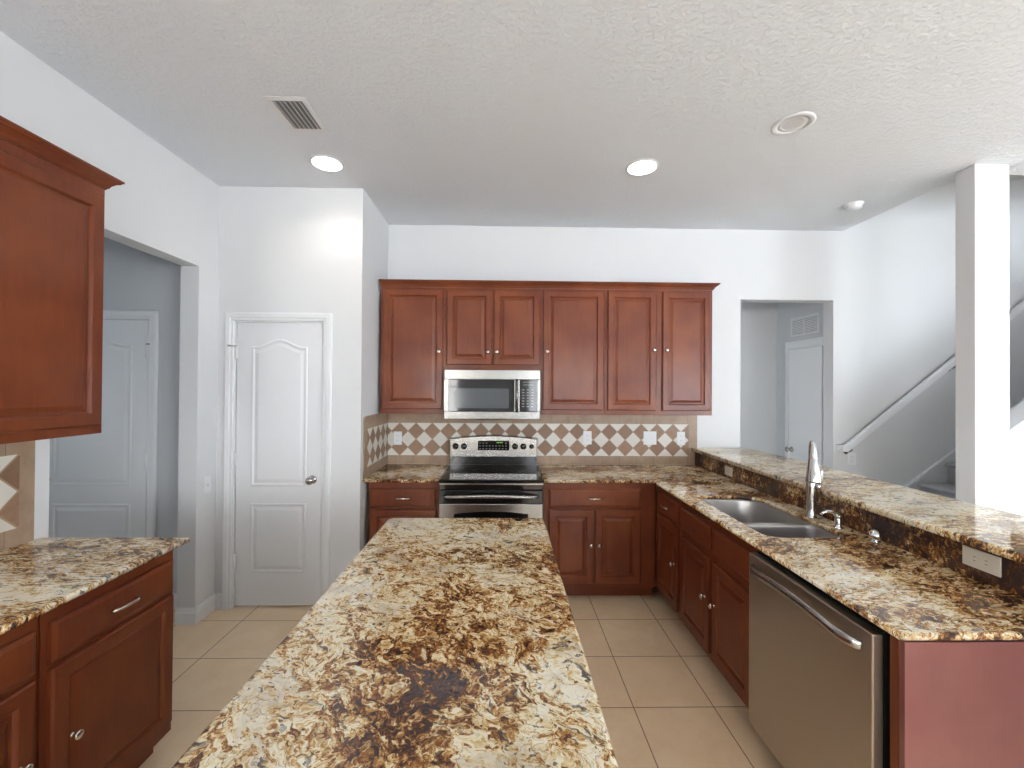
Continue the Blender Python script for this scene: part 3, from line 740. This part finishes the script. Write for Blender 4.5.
for i in range(3):
    for j in range(7): kp.box(.618+i*.036, .0022, 1.440+j*.022, .630+i*.036+.004, .0029, 1.446+j*.022)
kp.box(.625, .0022, 1.612, .705, .0029, 1.616).box(.625, .0022, 1.634, .705, .0029, 1.638)
kp.build('keypad', M_icon, pn)
MB().box(.25, .05, 1.332, .51, .30, 1.3445, .003).build('underside_vent', M_black, mw)

# ------------------------------------------------------------------ dishwasher
dwt = thing('dishwasher', 'stainless steel dishwasher with curved handle at the near end of the peninsula', 'dishwasher', (1.138, DW0, 0), -90)
LW = DW0-DW1
MB().box(.004, .0, .10, LW-.012, .57, .868, .002).build('body', M_dark, dwt)
MB().box(.004, .06, 0, LW-.012, .5, .0995).build('toe_kick', M_dark, dwt)
dd = MB().box(.003, -.036, .112, LW-.006, -.001, .866, .005, seg=3).build('door', M_steel_dw, dwt)
hp = []
for i in range(21):
    a = i/10-1; hp.append((LW/2+a*.285, -.040-.034*(1-a**8), .826-.020*(a*a)+.004))
MB().tube(hp, .017, 14, flat=.55, up=(0, 0, 1)).build('handle', M_steel, dd)

# ------------------------------------------------------------------ outlets and switches (local: plate in xz plane, facing -y)
GO = 'wall plates on the tiled backsplash'
def plate(name, label, cat, loc, rz, w_, h_, kind, m=M_plastic, group=None, rot=False):
    t_ = thing(name, label, cat, loc, rz, group)
    MB().box(-w_/2, -.0062, -h_/2, w_/2, 0, h_/2, .0025).build('cover_plate', m, t_)
    n = 2 if w_ > .1 and h_ > .1 else 1
    for g_ in range(n):
        cx = (g_-(n-1)/2)*.046
        if kind == 'outlet':
            for s_ in (-1, 1):
                a, c = (s_*.019, 0) if rot else (cx, s_*.019)
                r_ = MB().prism(rrect(a-.014, c-.0135, a+.014, c+.0135, .008), 'y', -.0075, -.0062).build('receptacle', m, t_)
                if rot: MB().box(a-.004, -.0080, -.0075, a+.005, -.0077, -.0055).box(a-.004, -.0080, .0055, a+.005, -.0077, .0075).build('slots', M_slot, r_)
                else: MB().box(a-.0075, -.0080, c-.004, a-.0055, -.0077, c+.005).box(a+.0055, -.0080, c-.004, a+.0075, -.0077, c+.005).build('slots', M_slot, r_)
        elif kind == 'switch':
            MB().box(cx-.005, -.014, -.012, cx+.005, -.0062, .010, .002).build('toggle', m, t_)
    return t_
yb = D0-.0105
plate('outlet', 'white outlet on the tiles left of the stove', 'outlet', (-.929, yb, 1.141), 0, .072, .118, 'outlet', group=GO)
plate('outlet', 'white outlet on the tiles just right of the stove', 'outlet', (.744, yb, 1.152), 0, .074, .118, 'outlet', group=GO)
plate('light_switch', 'double white switch plate on the tiles under the right end cabinet', 'light switch', (1.302, yb, 1.152), 0, .116, .118, 'switch', group=GO)
plate('outlet', 'white outlet on the tiles beside the right tile border', 'outlet', (1.580, yb, 1.150), 0, .072, .118, 'outlet', group=GO)
plate('light_switch', 'white switch plate on the narrow wall between passage and pantry', 'light switch', (XL+.0005, 3.005, .905), 90, .07, .115, 'switch')
plate('outlet', 'cream outlet set sideways in the granite riser at the near end', 'outlet', (XB-.0005, 1.492, .990), -90, .122, .068, 'outlet', M_ivory, rot=True)
plate('outlet', 'cream outlet in the granite riser near the back wall', 'outlet', (XB-.0005, 3.200, .972), -90, .105, .066, 'outlet', M_ivory, rot=True)
plate('outlet', 'faint white wall plate under the start of the stair handrail', 'outlet', (3.135, D0-.0005, .972), 0, .075, .115, 'outlet')

# ------------------------------------------------------------------ ceiling things
def downlight(label, x, y, on):
    t_ = thing('recessed_ceiling_light', label, 'ceiling light', (x, y, ZC-.0005), 0, 'recessed ceiling lights')
    MB().lathe([(.070, -.001), (.070, -.006), (.094, -.007), (.103, -.003), (.103, 0)], n=40).build('trim_ring', M_vent, t_)
    if on: MB().lathe([(.088, -.0075), (.074, -.012), (0, -.014)], n=40).build('lamp_lens', M_lamp, t_)
    else:
        MB().lathe([(.0695, -.0010), (.050, -.0014), (0, -.0018)], n=40).build('lamp_lens', M_frost, t_)
        MB().lathe([(.0685, -.0015), (.066, -.0045), (.052, -.0030), (.050, -.0020)], n=40).build('gimbal_ring', M_vent, t_)
    if on:
        d = bpy.data.lights.new('downlight', 'SPOT'); d.energy = 9; d.color = (1, .90, .78); d.spot_size = R(150); d.spot_blend = .7; d.shadow_soft_size = .06
        l = bpy.data.objects.new('downlight_beam', d); COL.objects.link(l); l.location = (x, y, ZC-.03)
downlight('glowing recessed ceiling light in front of the pantry wall', -1.146, 2.752, True)
downlight('glowing recessed ceiling light above the right half of the kitchen', .884, 2.736, True)
downlight('unlit recessed ceiling light over the peninsula', 1.548, 2.262, False)
sm = thing('smoke_detector', 'small white smoke detector on the ceiling near the stairwell', 'smoke detector', (2.69, 3.231, ZC-.0005))
MB().lathe([(.062, 0), (.062, -.012), (.058, -.016)], n=32).build('base_ring', M_plastic, sm)
MB().lathe([(.054, -.012), (.050, -.034), (.040, -.040), (0, -.041)], n=32).build('cover', M_plastic, sm)
# ceiling register
cv = thing('ceiling_vent', 'white louvered air vent in the ceiling near the left downlight', 'vent', (-1.098, 2.268, ZC-.0005))
wv, lv = .104, .148
MB().box(-wv, -lv, -.004, wv, -lv+.03, 0, .001).box(-wv, lv-.03, -.004, wv, lv, 0, .001).box(-wv, -lv+.0305, -.004, -wv+.03, lv-.0305, 0, .001).box(wv-.03, -lv+.0305, -.004, wv, lv-.0305, 0, .001).build('frame', M_vent, cv)
MB().box(-wv+.031, -lv+.031, -.0012, wv-.031, lv-.031, -.0002).build('duct', M_ventdark, cv)
for i in range(6):
    x = -wv+.042+i*.0245
    MB().prism([(x-.006, -.0015), (x-.004, -.0015), (x+.008, -.013), (x+.006, -.014)], 'y', -lv+.032, lv-.032).build('louver', M_vent, cv)
# hall return grille on the hall's right wall
rgv = thing('return_air_grille', 'white return air grille high on the hall wall above the door', 'vent', (2.9995, 4.205, 2.235), -90)
w2, h2 = .20, .095
MB().box(-w2, -.006, -h2, w2, 0, -h2+.02, .001).box(-w2, -.006, h2-.02, w2, 0, h2, .001).box(-w2, -.006, -h2+.0205, -w2+.02, 0, h2-.0205, .001).box(w2-.02, -.006, -h2+.0205, w2, 0, h2-.0205, .001).box(-.008, -.006, -h2+.0205, .008, 0, h2-.0205, .001).build('frame', M_vent, rgv)
MB().box(-w2+.021, -.0015, -h2+.021, w2-.021, -.0003, h2-.021).build('duct', mat('grille_inside', (.3, .3, .3), .8), rgv)
lm = MB()
for i in range(9):
    z = -h2+.026+i*.0165
    for a, b in ((-w2+.021, -.009), (.009, w2-.021)): lm.prism([(-.0016, z), (-.0016, z+.003), (-.0055, z+.011), (-.0060, z+.009)], 'x', a, b)
lm.build('louvers', M_vent, rgv)

# ------------------------------------------------------------------ stairs
st = thing('staircase', 'grey carpeted staircase rising to the right behind the white column', 'stairs', (0, 0, 0))
RUN, RISE = .249, .181
for k_ in range(13):
    x0 = 3.716+(k_-3)*RUN; z1 = .765+(k_-3)*RISE
    if x0+RUN > 6.9: break
    xa = max(x0+.02, 3.195)
    poly = [(x0+.02, 0), (x0+.02+RUN-.0005, 0), (x0+.02+RUN-.0005, z1)]+[(x0+.012-.024*sin(R(a)), z1-.018+.018*cos(R(a))) for a in range(0, 181, 30)]+[(x0+.02, z1-.036)]
    MB().prism(poly, 'y', 2.764, D0-.032).build('step', M_carpet, st)
# skirt board on the far wall
sl = RISE/RUN
skx0, skx1 = 2.99, 6.6
zs = lambda x: .738+(x-3.624)*sl
struct('trim_6', MB().prism([(skx0, 0), (skx1, 0), (skx1, zs(skx1)), (skx0, zs(skx0))], 'y', D0-.018, D0-.0005).prism([(skx0, zs(skx0)-.034), (skx1, zs(skx1)-.034), (skx1, zs(skx1)+.002), (skx0, zs(skx0)+.002)], 'y', D0-.030, D0-.0182), M_trim)
hr = thing('handrail', 'white sloping stair handrail on the far stairwell wall', 'handrail', (0, 0, 0))
zr = lambda x: 1.078+(x-3.03)*.80
yr = D0-.065
pr = [(-.022, -.034), (.022, -.034), (.022, .022), (.014, .030), (-.014, .030), (-.022, .022)]
rings = []
for x in (3.03, 5.9): rings.append([(x, yr+a, zr(x)+b) for a, b in pr])
MB().loft(rings, cap0=True).box(2.985, yr-.022, 1.046, 3.034, yr+.022, 1.106, .004).box(2.985, yr+.0225, 1.046, 3.02, D0-.0008, 1.106, .003).build('rail', M_trim, hr)
for x in (3.08, 4.02, 4.95, 5.8):
    MB().tube([(x, yr, zr(x)-.028), (x, yr, zr(x)-.062), (x, yr+.03, zr(x)-.080), (x, D0-.001, zr(x)-.082)], .007, 8).lathe([(0, 0), (.022, 0), (.022, .005), (0, .006)], Matrix.Translation((x, D0-.0005, zr(x)-.082)) @ Matrix.Rotation(R(90), 4, 'X'), 16).build('bracket', M_knobm, hr)
